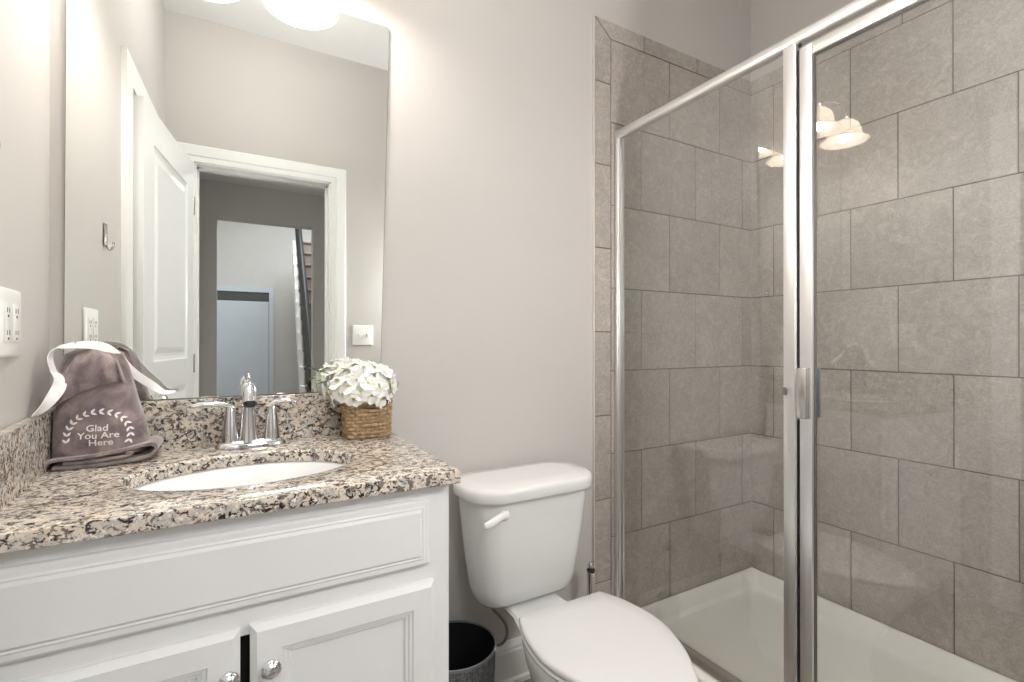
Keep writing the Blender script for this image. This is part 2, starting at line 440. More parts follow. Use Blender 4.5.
mb = MB(); mb.lathe([(0.045, 0.0255), (0.045, 0.028), (0.040, 0.030), (0.0, 0.030)], (1.70, -0.76, 0), 28, cap1=False)
mb.build('drain', 'chrome', t)

GX = 1.297
t = thing('shower_enclosure', 'fixed clear glass shower panel framed in bright metal, header rail running to the wall', 'shower panel', (GX, -0.34, 0.122))
mb = MB()
hp = [(1.280, 1.932), (1.283, 1.929), (1.302, 1.929), (1.305, 1.932), (1.305, 1.954), (1.301, 1.961), (1.293, 1.963), (1.284, 1.961), (1.280, 1.955), (1.280, 1.948), (1.2785, 1.944), (1.2785, 1.940), (1.280, 1.937)]
mb.rings([[(x, y, z) for x, z in hp] for y in (-0.0113, YR+0.001)])
mb.build('header', 'alu', t, smooth=60)
def channel(y0, y1, z0, z1):
    m = MB(); m.box((1.279, y0, z0), (1.3155, y1, z1), 0.002)
    m.box((1.284, y0-0.006, z0), (1.292, y0+0.002, z1), 0.0015); m.box((1.301, y0-0.006, z0), (1.311, y0+0.002, z1), 0.0015); return m
channel(-0.026, -0.0113, 0.131, 1.931).build('wall_jamb', 'alu', t)
mb = MB(); mb.box((1.280, -0.7085, 0.131), (1.303, -0.673, 1.931), 0.0025); mb.box((1.277, -0.706, 0.131), (1.281, -0.700, 1.931), 0.001)
mb.build('post', 'alu', t)
MB().box((1.278, YR+0.002, 0.1225), (1.338, -0.0125, 0.131), 0.002).build('sill', 'nickel', t)
MB().box((GX-0.003, -0.679, 0.1305), (GX+0.003, -0.024, 1.931)).build('glass_panel', 'glass', t, smooth=0)
for n_, z in (('bumper', 1.010), ('bumper', 0.176)): MB().box((1.273, -0.681, z), (1.2805, -0.675, z+0.02 if z > 0.5 else z+0.01), 0.001).build(n_, 'greyplastic', t)

t = thing('shower_door', 'hinged clear glass shower door with metal frame and flat pull handle', 'shower door', (GX, -1.09, 0.14))
dy0, dy1, dz0, dz1 = -1.445, -0.7160, 0.145, 1.9125
w = 0.0318
for (a, b), nm in ((((dy1-w, dz0), (dy1, dz1)), 'stile'), (((dy0, dz0), (dy0+w, dz1)), 'stile'), (((dy0+w, dz1-0.029), (dy1-w, dz1)), 'rail'), (((dy0+w, dz0), (dy1-w, dz0+0.03)), 'rail')):
    m = MB(); m.box((1.281, a[0], a[1]), (1.3005, b[0], b[1]), 0.002); m.build(nm, 'alu', t)
m = MB()
for (a, b) in (((dy1-w-0.0015, dz0+0.03), (dy1-w+0.001, dz1-0.029)), ((dy0+w-0.001, dz0+0.03), (dy0+w+0.0015, dz1-0.029)), ((dy0+w, dz1-0.0305), (dy1-w, dz1-0.028)), ((dy0+w, dz0+0.029), (dy1-w, dz0+0.0315))):
    m.box((1.289, a[0], a[1]), (1.3003, b[0], b[1]))
m.build('gasket', 'gasket', t, smooth=0)
MB().box((1.288, dy1-0.0005, dz0), (1.297, -0.7095, dz1)).build('post_shade_strip', 'black', t, smooth=0)  # black strip painting the shade in the slit between post and stile
MB().box((GX-0.003, dy0+w-0.004, dz0+0.026), (GX+0.003, dy1-w+0.004, dz1-0.026)).build('glass_pane', 'glass', t, smooth=0)
h = MB(); h.box((1.258, -0.7445, 0.955), (1.268, -0.721, 1.085), 0.003); h.box((1.267, -0.7445, 0.955), (1.281, -0.7405, 1.085), 0.001)
h = h.build('handle', 'nickel', t); h['label'] = 'flat metal pull on the room side'
h = MB(); h.box((1.2995, -0.742, 0.955), (1.322, -0.733, 1.085), 0.003); h.box((1.316, -0.7475, 0.955), (1.3235, -0.735, 1.085), 0.003); h.build('handle', 'greyplastic', t)['label'] = 'grey pull on the shower side'
h = MB(); h.box((1.277, -0.7225, 1.9145), (1.284, -0.715, 1.924), 0.002); h.build('latch', 'rubber', t)

# ------------------------------------------------------------------ vanity cabinet
CF = -0.505
t = thing('vanity_cabinet', 'white two door vanity cabinet under the granite counter', 'cabinet', (0.022, -0.27, 0))
mb = MB()
CXL, CXR = -0.318, 0.392
mb.box((CXR-0.018, CF+0.0205, 0.0), (CXR, -0.024, 0.8655)); mb.box((CXL, CF+0.0205, 0.0), (CXL+0.018, -0.024, 0.8655)); mb.box((CXL, -0.034, 0.09), (CXR, -0.024, 0.8655))
mb.box((CXL, -0.50, 0.09), (CXR, -0.03, 0.105)); mb.box((CXL, -0.45, 0.0), (CXR, -0.435, 0.09))
mb.box((CXL, CF, 0.0), (-0.27, CF+0.02, 0.8655)); mb.box((0.345, CF, 0.0), (CXR, CF+0.02, 0.8655))
mb.box((-0.2699, CF, 0.815), (0.3449, CF+0.02, 0.8655)); mb.box((-0.2699, CF, 0.655), (0.3449, CF+0.02, 0.725)); mb.box((-0.2699, CF, 0.09), (0.3449, CF+0.02, 0.13))
mb.build('body', 'cab', t, smooth=0)
mb = MB(); mb.panel(-0.300, 0.347, 0.708, 0.838, CF, [(0, 0), (0, 0.011), (0.004, 0.0145), (0.012, 0.0145), (0.015, 0.0165), (0.018, 0.0155), (0.023, 0.0195)])
mb.build('drawer_front', 'cab', t, smooth=0)
drings = [(0, 0), (0, 0.009), (0.010, 0.019), (0.046, 0.019), (0.048, 0.016), (0.053, 0.0155), (0.055, 0.0125), (0.060, 0.012), (0.063, 0.0075)]
for a, b, kx in ((0.030, 0.357, 0.060), (-0.311, 0.0155, -0.001)):
    mb = MB(); mb.panel(a, b, 0.115, 0.674, CF, drings); d = mb.build('door', 'cab', t, smooth=0)
    k = MB(); k.lathe([(0.0065, -0.0185), (0.006, -0.026), (0.0075, -0.031), (0.0125, -0.034), (0.0155, -0.038), (0.0155, -0.041), (0.0135, -0.0425), (0.0125, -0.0415), (0.0105, -0.0425), (0.0085, -0.0455), (0.004, -0.047), (0.0, -0.0473)], (kx, CF, 0.607), 28, axis='y', cap1=False)
    k.build('knob', 'chrome', d)['label'] = 'polished round knob'
MB().box((0.015, CF+0.021, 0.13), (0.0305, CF+0.024, 0.67)).build('gap_shade_strip', 'gap', t, smooth=0)  # thin dark sheet painting the shade between the two doors

# counter with an oval cut-out, side and back splashes
CX0, CX1, CY0, CY1 = xl(0)+0.003, 0.405, -0.536, -0.002
SX, SY, SA, SB = 0.034, -0.294, 0.206, 0.143
t = thing('countertop', 'speckled beige and black granite vanity counter with back and side splash', 'countertop', (0.03, -0.27, ZT))
mb = MB()
NO = 96
def outer(z, ins=0.0):
    pts = []
    xL = lambda y: xl(y)+0.003
    for j in range(NO):
        a = 2*PI*j/NO; dx, dy = math.cos(a), math.sin(a); best = 9
        if dx > 1e-9: best = min(best, (CX1-ins-SX)/dx)
        if dy > 1e-9: best = min(best, (CY1-SY)/dy)
        if dy < -1e-9: best = min(best, (CY0+ins-SY)/dy)
        # slanted left edge  x = -0.343-0.048*y
        den = dx+0.048*dy
        if den < -1e-9: best = min(best, (-0.343-0.048*SY-SX)/den)
        pts.append([SX+dx*best, SY+dy*best, z])
    for cx, cy in ((CX1-ins, CY1), (CX1-ins, CY0+ins), (-0.343-0.048*CY1, CY1), (-0.343-0.048*(CY0+ins), CY0+ins)):
        k = min(range(NO), key=lambda i: (pts[i][0]-cx)**2+(pts[i][1]-cy)**2); pts[k][0], pts[k][1] = cx, cy
    return [tuple(p) for p in pts]
oval = lambda z, d=0: superell(SX, SY, SA+d, SB+d, 2.0, z, NO)
zb = ZT-0.027
mb.rings([oval(zb), oval(ZT-0.005), oval(ZT-0.001, 0.003), oval(ZT, 0.006), outer(ZT, 0.0035), outer(ZT-0.001, 0.001), outer(ZT-0.0035, 0), outer(zb+0.002, 0), outer(zb, 0.002)], False, False)
mb.rings([outer(zb, 0.002), oval(zb)], False, False)
mb.build('slab', 'granite', t, smooth=35)
MB().box((CX0+0.02, -0.0215, ZT), (CX1-0.003, -0.0015, 1.010), 0.002).build('backsplash', 'granite', t)
mb = MB()
mb.rings([[(xl(y)+0.003, y, z), (xl(y)+0.023, y, z)] [::1]+[(xl(y2)+0.023, y2, z), (xl(y2)+0.003, y2, z)] for z, y, y2 in ((ZT, -0.003, -0.53), (1.004, -0.003, -0.53), (1.006, -0.005, -0.528))])
mb.build('side_splash', 'granite', t, smooth=25)
t = thing('sink', 'white oval undermount sink set in the granite counter', 'sink', (SX, SY, 0.72))
mb = MB()
bowl = [(0.012, zb-0.0005), (0.004, zb-0.0005), (-0.004, zb-0.008), (-0.012, 0.82), (-0.03, 0.775), (-0.06, 0.745), (-0.10, 0.733)]
inn = [oval(z, d) for d, z in bowl]+[superell(SX, SY, 0.024, 0.024, 2, 0.730, NO)]
out_ = [superell(SX, SY, 0.03, 0.03, 2, 0.722, NO)]+[oval(z-0.008, d+0.008) for d, z in bowl[::-1][:-1]]+[oval(zb-0.0085, 0.014)]
mb.rings(inn+out_+[inn[0]], False, False); mb.build('basin', 'sinkwhite', t, smooth=50)
mb = MB(); mb.lathe([(0.027, 0.7225), (0.027, 0.732), (0.022, 0.734), (0.0, 0.735)], (SX, SY, 0), 28, cap1=False); mb.build('drain', 'chrome', t)

# ------------------------------------------------------------------ faucet
FX, FY = 0.0465, -0.072
t = thing('faucet', 'polished chrome two handle faucet behind the sink', 'faucet', (FX, FY, ZT))
mb = MB()
def stad(dx, dy, z): return superell(FX, FY, 0.078+dx, 0.027+dy, 2.8, z, 48)
mb.rings([stad(0, 0, ZT+0.0005), stad(0, 0, ZT+0.006), stad(-0.004, -0.003, ZT+0.012), stad(-0.012, -0.007, ZT+0.017), stad(-0.03, -0.014, ZT+0.020)])
mb.build('base_plate', 'chrome', t, smooth=60)
sx_ = FX-0.007
path = [(sx_, FY, ZT+0.010), (sx_, FY, ZT+0.045), (sx_, FY, ZT+0.085), (sx_, FY-0.004, ZT+0.116), (sx_, FY-0.018, ZT+0.138), (sx_, FY-0.042, ZT+0.150), (sx_, FY-0.068, ZT+0.150), (sx_, FY-0.088, ZT+0.140), (sx_, FY-0.100, ZT+0.118)]
rad = [0.0235, 0.0190, 0.0158, 0.0140, 0.0132, 0.0130, 0.0136, 0.0146, 0.0160]
sp = smooth_path(path, 5); rr = []
for i in range(len(sp)): 
    k = min(i/5, len(rad)-1.0001); a = int(k); rr.append(rad[a]*(1-(k-a))+rad[a+1]*(k-a))
MB().tube(sp, rr, 24, up=(1, 0, 0)).build('spout', 'chrome', t, smooth=60)
MB().tube([Vector(path[-1])+Vector((0, 0.002, 0.006)), Vector(path[-1])+Vector((0, -0.0035, -0.006))], [0.0125, 0.0125], 24, up=(1, 0, 0)).build('aerator', 'rubber', t)
mb = MB(); mb.lathe([(0.003, 0.910), (0.003, 1.050), (0.006, 1.053), (0.0075, 1.059), (0.006, 1.065), (0.0, 1.067)], (sx_+0.001, FY+0.024, 0), 16, cap1=False); mb.build('lift_rod', 'chrome', t)
for s_, bx in ((-1, FX-0.046), (1, FX+0.046)):
    mb = MB(); mb.lathe([(0.0195, ZT+0.012), (0.019, ZT+0.022), (0.0165, ZT+0.045), (0.0135, ZT+0.070), (0.0105, ZT+0.090), (0.0095, ZT+0.100), (0.006, ZT+0.106), (0.0, ZT+0.1075)], (bx, FY, 0), 28, cap1=False)
    hb = mb.build('handle', 'chrome', t, smooth=60)
    kk = 1.22 if s_ < 0 else 0.86
    lp = smooth_path([(bx-0.010*s_, FY, ZT+0.098), (bx+0.004*s_, FY, ZT+0.104), (bx+0.024*s_*kk, FY-0.003, ZT+0.109), (bx+0.046*s_*kk, FY-0.006, ZT+0.110), (bx+0.068*s_*kk, FY-0.008, ZT+0.106)], 5)
    n = len(lp); MB().tube(lp, [0.0055+0.0075*math.sin(PI*min(1, 0.12+0.75*i/n)) if i < n-1 else 0.004 for i in range(n)], 16, flat=0.5).build('lever', 'chrome', hb, smooth=60)

# ------------------------------------------------------------------ mirror (hung a little out of true)
t = thing('mirror', 'large frameless wall mirror above the vanity counter', 'mirror', (0.03, 0, 1.011))
mc = [(-0.3215, 1.0115), (0.383, 1.0115), (0.410, 2.076), (0.402, 2.0845), (-0.318, 2.0845)]
def inset(d):
    cx = sum(p[0] for p in mc)/5; cz = sum(p[1] for p in mc)/5
    return [(x-math.copysign(d, x-cx), z-math.copysign(d, z-cz)) for x, z in mc]
mb = MB(); mb.mi = 1
mb.rings([[(x, -0.0005, z) for x, z in mc], [(x, -0.0045, z) for x, z in mc], [(x, -0.006, z) for x, z in inset(0.0012)]], cap1=False)
mb.mi = 0; mb.add([(x, -0.006, z) for x, z in inset(0.0012)], [(0, 1, 2, 3, 4)])
mb.build('glass', ['mirror', 'mirror_edge'], t, smooth=0)

# ------------------------------------------------------------------ vanity light over the mirror
t = thing('vanity_light', 'two shade vanity light with frosted bell glass above the mirror', 'wall light', (0.065, 0, 2.27))
mb = MB(); mb.rings([[(p[0], -d, p[1]) for p in [(q[0], q[1]) for q in rrect(-0.045+i, 0.175-i, 2.30+i, 2.39-i, 0.03, 0)]] for d, i in ((0.0005, 0), (0.018, 0), (0.026, 0.008))])
mb.build('backplate', 'chrome', t)
for cx in (-0.066, 0.184):
    ax = 0.0 if cx < 0 else 0.13
    pth = smooth_path([(ax, -0.02, 2.345), (ax+(cx-ax)*0.4, -0.08, 2.37), (cx, -0.135, 2.345), (cx, -0.150, 2.30), (cx, -0.150, 2.262)], 6)
    MB().tube(pth, 0.007, 12, up=(1, 0, 0)).build('arm', 'chrome', t)
    mb = MB(); mb.lathe([(0.012, 2.285), (0.026, 2.278), (0.030, 2.262), (0.030, 2.236), (0.026, 2.236)], (cx, -0.15, 0), 24); mb.build('socket', 'chrome', t)
    pr = [(0.028, 2.250), (0.046, 2.246), (0.062, 2.230), (0.070, 2.208), (0.073, 2.186), (0.080, 2.170), (0.094, 2.158), (0.105, 2.152)]
    mb = MB(); mb.lathe(pr+[(r-0.003, z-0.0025) for r, z in pr[::-1]], (cx, -0.15, 0), 40, cap0=False, cap1=False); mb.build('shade', 'shade', t, smooth=60)
    mb = MB(); mb.lathe([(0.012, 2.236), (0.014, 2.222), (0.026, 2.200), (0.030, 2.180), (0.026, 2.162), (0.014, 2.152), (0, 2.150)], (cx, -0.15, 0), 24, cap1=False); mb.build('bulb', 'bulb', t, smooth=60)

t = thing('ceiling_fill_globe', 'unseen added white fill globe on the ceiling over the vanity', 'fill light', (0.16, -0.74, ZC))  # added fill globe, set where neither camera nor mirror sees it
mb = MB(); mb.lathe([(0.075, ZC-0.0005), (0.075, ZC-0.02), (0.05, ZC-0.04), (0.045, ZC-0.055)], (0.16, -0.74, 0), 40); mb.build('canopy', 'trim', t)
mb = MB(); mb.sphere((0.16, -0.74, ZC-0.15), 0.10, 24, 16); mb.build('globe', 'ceiling_fill', t, smooth=60)
t = thing('wall_fill_globe', 'unseen added fill globe on the wall beside the doorway', 'wall light', (1.19, YR, 1.45))  # added globe giving frontal fill from outside the mirror's view
mb = MB(); mb.lathe([(0.055, YR+0.0005), (0.055, YR+0.012), (0.018, YR+0.02), (0.014, YR+0.05)], (1.19, 0, 1.45), 28, axis='y'); mb.build('backplate', 'chrome', t)
mb = MB(); mb.sphere((1.19, YR+0.145, 1.45), 0.10, 24, 16); mb.build('globe', 'wall_fill', t, smooth=60)

# ------------------------------------------------------------------ toilet
TX = 0.798
t = thing('toilet', 'white two piece toilet with closed lid between the vanity and the shower', 'toilet', (TX, -0.35, 0))
def tank_ring(hw, yf, yb, r, z, bow=0.012, k=7):
    base = rrect(TX-hw, TX+hw, yf, yb, r, z, k); out = []
    for x, y, z_ in base:
        f = (yb-y)/(yb-yf); out.append((x, y-bow*f*(1-((x-TX)/hw)**2), z_))
    return out
mb = MB()
tk = [(0.128, -0.165, -0.075, 0.03, 0.368, 0.006), (0.148, -0.185, -0.062, 0.045, 0.372, 0.009), (0.162, -0.197, -0.055, 0.055, 0.386, 0.011), (0.173, -0.205, -0.05, 0.06, 0.425, 0.012), (0.183, -0.213, -0.045, 0.062, 0.50, 0.014),
      (0.193, -0.221, -0.042, 0.064, 0.58, 0.015), (0.201, -0.228, -0.038, 0.066, 0.66, 0.016), (0.205, -0.231, -0.036, 0.068, 0.704, 0.017)]
mb.rings([tank_ring(a, b, c, r, z, bw) for a, b, c, r, z, bw in tk])
mb.build('tank', 'porc', t, smooth=50)
mb = MB()
mb.rings([tank_ring(0.212, -0.238, -0.032, 0.080, 0.700, 0.018), tank_ring(0.222, -0.248, -0.026, 0.088, 0.701, 0.020), tank_ring(0.224, -0.250, -0.025, 0.090, 0.704, 0.020),
          tank_ring(0.224, -0.250, -0.025, 0.090, 0.727, 0.020), tank_ring(0.221, -0.247, -0.028, 0.088, 0.735, 0.020), tank_ring(0.213, -0.239, -0.034, 0.082, 0.739, 0.018), tank_ring(0.16, -0.19, -0.07, 0.04, 0.741, 0.01)])
mb.build('tank_lid', 'porc', t, smooth=50)
mb = MB(); lx = TX-0.130
mb.lathe([(0.013, -0.236), (0.013, -0.250), (0.010, -0.256), (0, -0.257)], (lx, 0, 0.663), 20, axis='y', cap1=False)
lp = smooth_path([(lx+0.006, -0.253, 0.668), (lx-0.012, -0.257, 0.668), (lx-0.030, -0.261, 0.664), (lx-0.056, -0.262, 0.655), (lx-0.072, -0.262, 0.652)], 5); n = len(lp)
mb.tube(lp, [0.0105-0.002*i/n+0.002*math.sin(PI*i/n) if i < n-1 else 0.006 for i in range(n)], 14, flat=0.6, up=(0, 1, 0)); mb.build('flush_lever', 'plastic', t, smooth=60)
# bowl: rim outline used for rim, seat and lid
def bow_outline(z, d=0.0, yb=-0.335, yf=-0.775, N=64, wmax=0.176, wb=0.137, front=1.0):
    """elongated plan: straight back edge, widest near the middle, round front"""
    key = [(-0.335, wb), (-0.40, wb+0.026), (-0.47, wmax), (-0.53, wmax-0.001), (-0.60, wmax-0.020), (-0.66, wmax-0.048), (-0.715, wmax-0.087), (-0.75, wmax-0.118), (-0.768, wmax-0.145), (-0.775, 0.0)]
    half = [(x, y) for y, x in key]
    sm = smooth_path([(a, b, 0) for a, b in half], 4)
    out = []
    cy = -0.5
    L = [Vector((v.x, v.y)) for v in sm]
    pts = [(p.x, p.y) for p in L]+[(-p.x, p.y) for p in L[::-1][1:]]
    for x, y in pts:
        fx = (abs(x)+d)/max(abs(x), 1e-6) if abs(x) > 0.02 else 1
        yy = y-(d if y < -0.7 else 0)+(d if y > -0.34 else 0)
        out.append((TX+x*(fx if abs(x) > 0.02 else 1), yy, z))
    return out
mb = MB()
def scaled(z, s, yshift=0.0, sy=None):
    sy = s if sy is None else sy
    return [(TX+(x-TX)*s, -0.52+(y+0.52)*sy+yshift, z) for x, y, _ in bow_outline(z)]
mb.rings([scaled(0.0, 0.60, 0.06, 0.80), scaled(0.012, 0.60, 0.06, 0.80), scaled(0.03, 0.56, 0.06, 0.78), scaled(0.12, 0.54, 0.06, 0.72), scaled(0.20, 0.62, 0.05, 0.76), scaled(0.27, 0.76, 0.03, 0.85), scaled(0.33, 0.90, 0.01, 0.94), scaled(0.365, 0.955, 0.0, 0.97),
          scaled(0.388, 0.965, 0, 0.975), scaled(0.394, 0.945, 0, 0.96), scaled(0.394, 0.70, 0, 0.72), scaled(0.37, 0.66, 0, 0.68), scaled(0.30, 0.5, 0, 0.55), scaled(0.24, 0.22, 0, 0.3)])
mb.build('bowl', 'porc', t, smooth=50)
mb = MB()
dk = lambda hw0, hw1, yf, yb, z: [(TX-hw1, yf, z), (TX+hw1, yf, z), (TX+hw0*1.02, (yf+yb)/2, z), (TX+hw0, yb+0.02, z), (TX+hw0-0.02, yb, z), (TX-hw0+0.02, yb, z), (TX-hw0, yb+0.02, z), (TX-hw0*1.02, (yf+yb)/2, z)]
mb.rings([dk(0.020, 0.070, -0.48, -0.26, 0.0), dk(0.020, 0.065, -0.48, -0.26, 0.20), dk(0.035, 0.080, -0.44, -0.18, 0.29), dk(0.072, 0.116, -0.40, -0.08, 0.338), dk(0.090, 0.136, -0.40, -0.055, 0.360), dk(0.083, 0.129, -0.40, -0.062, 0.3655)])
mb.build('deck', 'porc', t, smooth=35)
mb = MB(); mb.rings([bow_outline(0.3955, -0.008), bow_outline(0.397, -0.002), bow_outline(0.404, 0.0), bow_outline(0.409, -0.003), bow_outline(0.4105, -0.008)]); mb.build('seat', 'seat', t, smooth=40)
mb = MB(); mb.rings([bow_outline(0.4125, -0.008), bow_outline(0.4135, -0.001), bow_outline(0.420, 0.001), bow_outline(0.4255, -0.001), bow_outline(0.4285, -0.006), [(TX+(x-TX)*0.7, -0.52+(y+0.52)*0.7, 0.431) for x, y, _ in bow_outline(0)], [(TX+(x-TX)*0.2, -0.52+(y+0.52)*0.2, 0.432) for x, y, _ in bow_outline(0)]]); mb.build('seat_lid', 'seat', t, smooth=40)
for s_ in (-1, 1): MB().box((TX+s_*0.07-0.014, -0.345, 0.366), (TX+s_*0.07+0.014, -0.328, 0.411), 0.004).build('hinge', 'seat', t)
for s_ in (-1, 1): MB().lathe([(0.009, 0.352), (0.009, 0.373)], (TX+s_*0.082 if s_ > 0 else TX-0.046, -0.12, 0), 12).build('tank_bolt', 'rubber', t)
hp_ = smooth_path([(0.692, -0.115, 0.352), (0.704, -0.112, 0.328), (0.728, -0.108, 0.300), (0.750, -0.106, 0.266), (0.753, -0.105, 0.230), (0.738, -0.098, 0.206), (0.712, -0.075, 0.197), (0.690, -0.05, 0.196)], 6)
sh = MB().tube(hp_, 0.0048, 10, up=(0, 1, 0)).build('supply_hose', 'hose', t)
MB().lathe([(0.010, 0.352), (0.012, 0.358), (0.012, 0.380)], (0.692, -0.115, 0), 12).build('nut', 'rubber', sh)
mb = MB(); mb.lathe([(0.022, -0.0148), (0.02, -0.02), (0.009, -0.022), (0.009, -0.06), (0.0, -0.06)], (0.690, 0, 0.196), 16, axis='y', cap1=False); mb.build('shutoff_valve', 'chrome', sh)

# toilet brush standing between tank and shower tile
bx, by = 1.104, -0.085
t = thing('toilet_brush', 'slim chrome toilet brush standing behind the toilet beside the tile', 'toilet brush', (bx, by, 0))
mb = MB(); mb.lathe([(0.042, 0.0), (0.044, 0.004), (0.044, 0.15), (0.038, 0.156), (0.012, 0.158)], (bx, by, 0), 28); mb.build('canister', 'nickel', t)
mb = MB(); mb.lathe([(0.013, 0.157), (0.0135, 0.30), (0.0150, 0.31), (0.0150, 0.340), (0.010, 0.344)], (bx, by, 0), 18); mb.build('handle', 'chrome', t)
mb = MB(); mb.lathe([(0.0, 0.349), (0.006, 0.350), (0.012, 0.358), (0.012, 0.366), (0.007, 0.374), (0.0, 0.376)], (bx, by, 0), 18, cap0=False, cap1=False); mb.build('end_cap', 'chrome', t)
mb = MB(); mb.lathe([(0.0105, 0.3435), (0.0145, 0.3445), (0.0145, 0.3495), (0.0105, 0.3505)], (bx, by, 0), 18); mb.build('ring', 'rubber', t)

# ------------------------------------------------------------------ waste bin
wx, wy, wr, wh = 0.556, -0.150, 0.120, 0.292
t = thing('waste_bin', 'round grey woven waste bin with dark inside, between vanity and toilet', 'waste bin', (wx, wy, 0))
mb = MB(); mb.lathe([(wr*0.86, 0.0), (wr*0.87, 0.003), (wr-0.001, wh-0.006)], (wx, wy, 0), 56, cap1=False); mb.build('shell', 'canweave', t)
mb = MB(); mb.lathe([(wr-0.003, wh-0.004), (wr*0.86-0.004, 0.006), (0.0, 0.006)], (wx, wy, 0), 56, cap0=False, cap1=False); mb.build('liner', 'black', t)
mb = MB(); mb.lathe([(wr-0.0035, wh-0.008), (wr-0.0035, wh-0.001), (wr-0.0015, wh), (wr+0.0010, wh-0.001), (wr+0.0012, wh-0.008), (wr-0.0035, wh-0.008)], (wx, wy, 0), 56, cap0=False, cap1=False); mb.build('rim', 'greyplastic', t)

# ------------------------------------------------------------------ flowers in a basket
BX, BY = 0.327, -0.076
t = thing('flower_basket', 'square woven basket of white hydrangea flowers at the counter corner', 'flower arrangement', (BX, BY, ZT))
mb = MB(); NR = 10; NS = 28
for k in range(NR):
    z = ZT+0.006+k*0.0099; hw = 0.0535+0.0035*k/(NR-1); hd = 0.040+0.003*k/(NR-1); pth = []
    base = superell(BX, BY, hw, hd, 5.5, z, NS*4)
    cum = [0]
    for i in range(len(base)): cum.append(cum[-1]+(Vector(base[(i+1) % len(base)])-Vector(base[i])).length)
    for i, p in enumerate(base):
        q = Vector((p[0]-BX, p[1]-BY, 0)); q.normalize()
        ph = cum[i]/cum[-1]*2*PI*17
        pth.append(Vector(p)+q*0.0038*math.sin(ph+PI*k)+Vector((0, 0, 0.0008*math.sin(ph*1.7+k*2))))
    mb.tube(pth, 0.0056, 8, closed=True)
mb.build('weave', 'seagrass', t, smooth=60)
mb = MB(); pth = [Vector(p) for p in superell(BX, BY, 0.0575, 0.0435, 5.5, ZT+0.1015, 80)]
mb.tube(pth, 0.0052, 8, closed=True); mb.build('rim', 'seagrass', t, smooth=60)
mb = MB(); mb.rings([superell(BX, BY, 0.0505, 0.037, 5.5, z, 40) for z in (ZT+0.001, ZT+0.094)]); mb.build('filling', 'stem', t, smooth=60)
def petals(n_pet, r, seed):
    rnd = random.Random(seed); m = MB()
    for p in range(n_pet):
        a0 = 2*PI*p/n_pet+rnd.uniform(-.12, .12); tilt = rnd.uniform(0.05, 0.30); rr_ = r*rnd.uniform(.9, 1.08)
        def fn(u, v):
            w_ = (1-(2*max(u, 0.04)-1.12)**2*0.78)**0.5*0.60*rr_*min(1, 0.35+1.6*u); s2 = (v-0.5)*2
            x = u*rr_; y = s2*w_; z = 0.002*p % 0.004+tilt*x*0.7+0.35*rr_*s2*s2*0.35*u+0.0012*math.sin(9*v+p)
            return (x*math.cos(a0)-y*math.sin(a0), x*math.sin(a0)+y*math.cos(a0), z)
        m.grid(fn, 6, 6)
    m.mi = 1
    b = bmesh.new(); bmesh.ops.create_icosphere(b, subdivisions=1, radius=r*0.15); m.bm(b, Matrix.Translation((0, 0, r*0.10)))
    return m
protos = [petals(4, 0.0265, 1), petals(4, 0.0245, 5), petals(4, 0.0255, 9)]
rnd = random.Random(3); fl = []
C0 = Vector((0.309, -0.092, 1.028))
cand = []
NF = 66
for i in range(NF):
    zz = 1-1.38*(i+0.5)/NF; rad_ = math.sqrt(max(0, 1-zz*zz)); a = i*2.399963
    cand.append((rad_*math.cos(a), rad_*math.sin(a), zz))
meshes = []
for k, p in enumerate(cand):
    n_ = Vector(p)
    pos = C0+Vector((n_.x*0.084, n_.y*0.070, n_.z*0.063 if n_.z > 0 else n_.z*0.075))*rnd.uniform(0.93, 1.06)
    pos.y = min(pos.y, -0.040)
    nn = Vector((n_.x/0.088, n_.y/0.072, n_.z/0.06)).normalized()+Vector((rnd.uniform(-.3, .3), rnd.uniform(-.3, .3), rnd.uniform(-.2, .3))); nn.normalize()
    if pos.z < ZT+0.112 and abs(pos.x-BX) < 0.05 and abs(pos.y-BY) < 0.03: continue
    q = nn.to_track_quat('Z', 'Y').to_matrix().to_4x4() @ Matrix.Rotation(rnd.uniform(0, 6), 4, 'Z')
    mt = Matrix.Translation(pos) @ q
    pi_ = rnd.randrange(3)
    if len(meshes) < 3 and len(meshes) == len(fl):
        o = protos[len(meshes)].build('floret', ['petal', 'petal_centre'], None, smooth=60)
        meshes.append(o.data)
    else:
        o = bpy.data.objects.new('floret', meshes[pi_]); COL.objects.link(o)
    fl.append(o); o.parent = t; o.matrix_local = Matrix.Translation(-Vector(t.location)) @ mt
mb = MB(); mb.sphere((C0.x+0.004, C0.y, C0.z-0.004), 1, 20, 12, (0.070, 0.050, 0.048)); mb.build('foam_ball', 'petal', t, smooth=60)
for k, (px, py, pz, ax, tilt) in enumerate(((0.222, -0.115, 1.066, 2.8, 0.5), (0.226, -0.085, 1.044, 3.2, 0.1))):
    def lf(u, v):
        w_ = math.sin(PI*u)**0.8*0.011; s2 = (v-0.5)*2; L = 0.030*u
        return (px+math.cos(ax)*L-math.sin(ax)*s2*w_, py+math.sin(ax)*L+math.cos(ax)*s2*w_, pz+tilt*L+0.003*abs(s2)-0.2*u*u*0.03)
    MB().grid(lf, 9, 5).build('leaf', 'leaf', t, smooth=60)

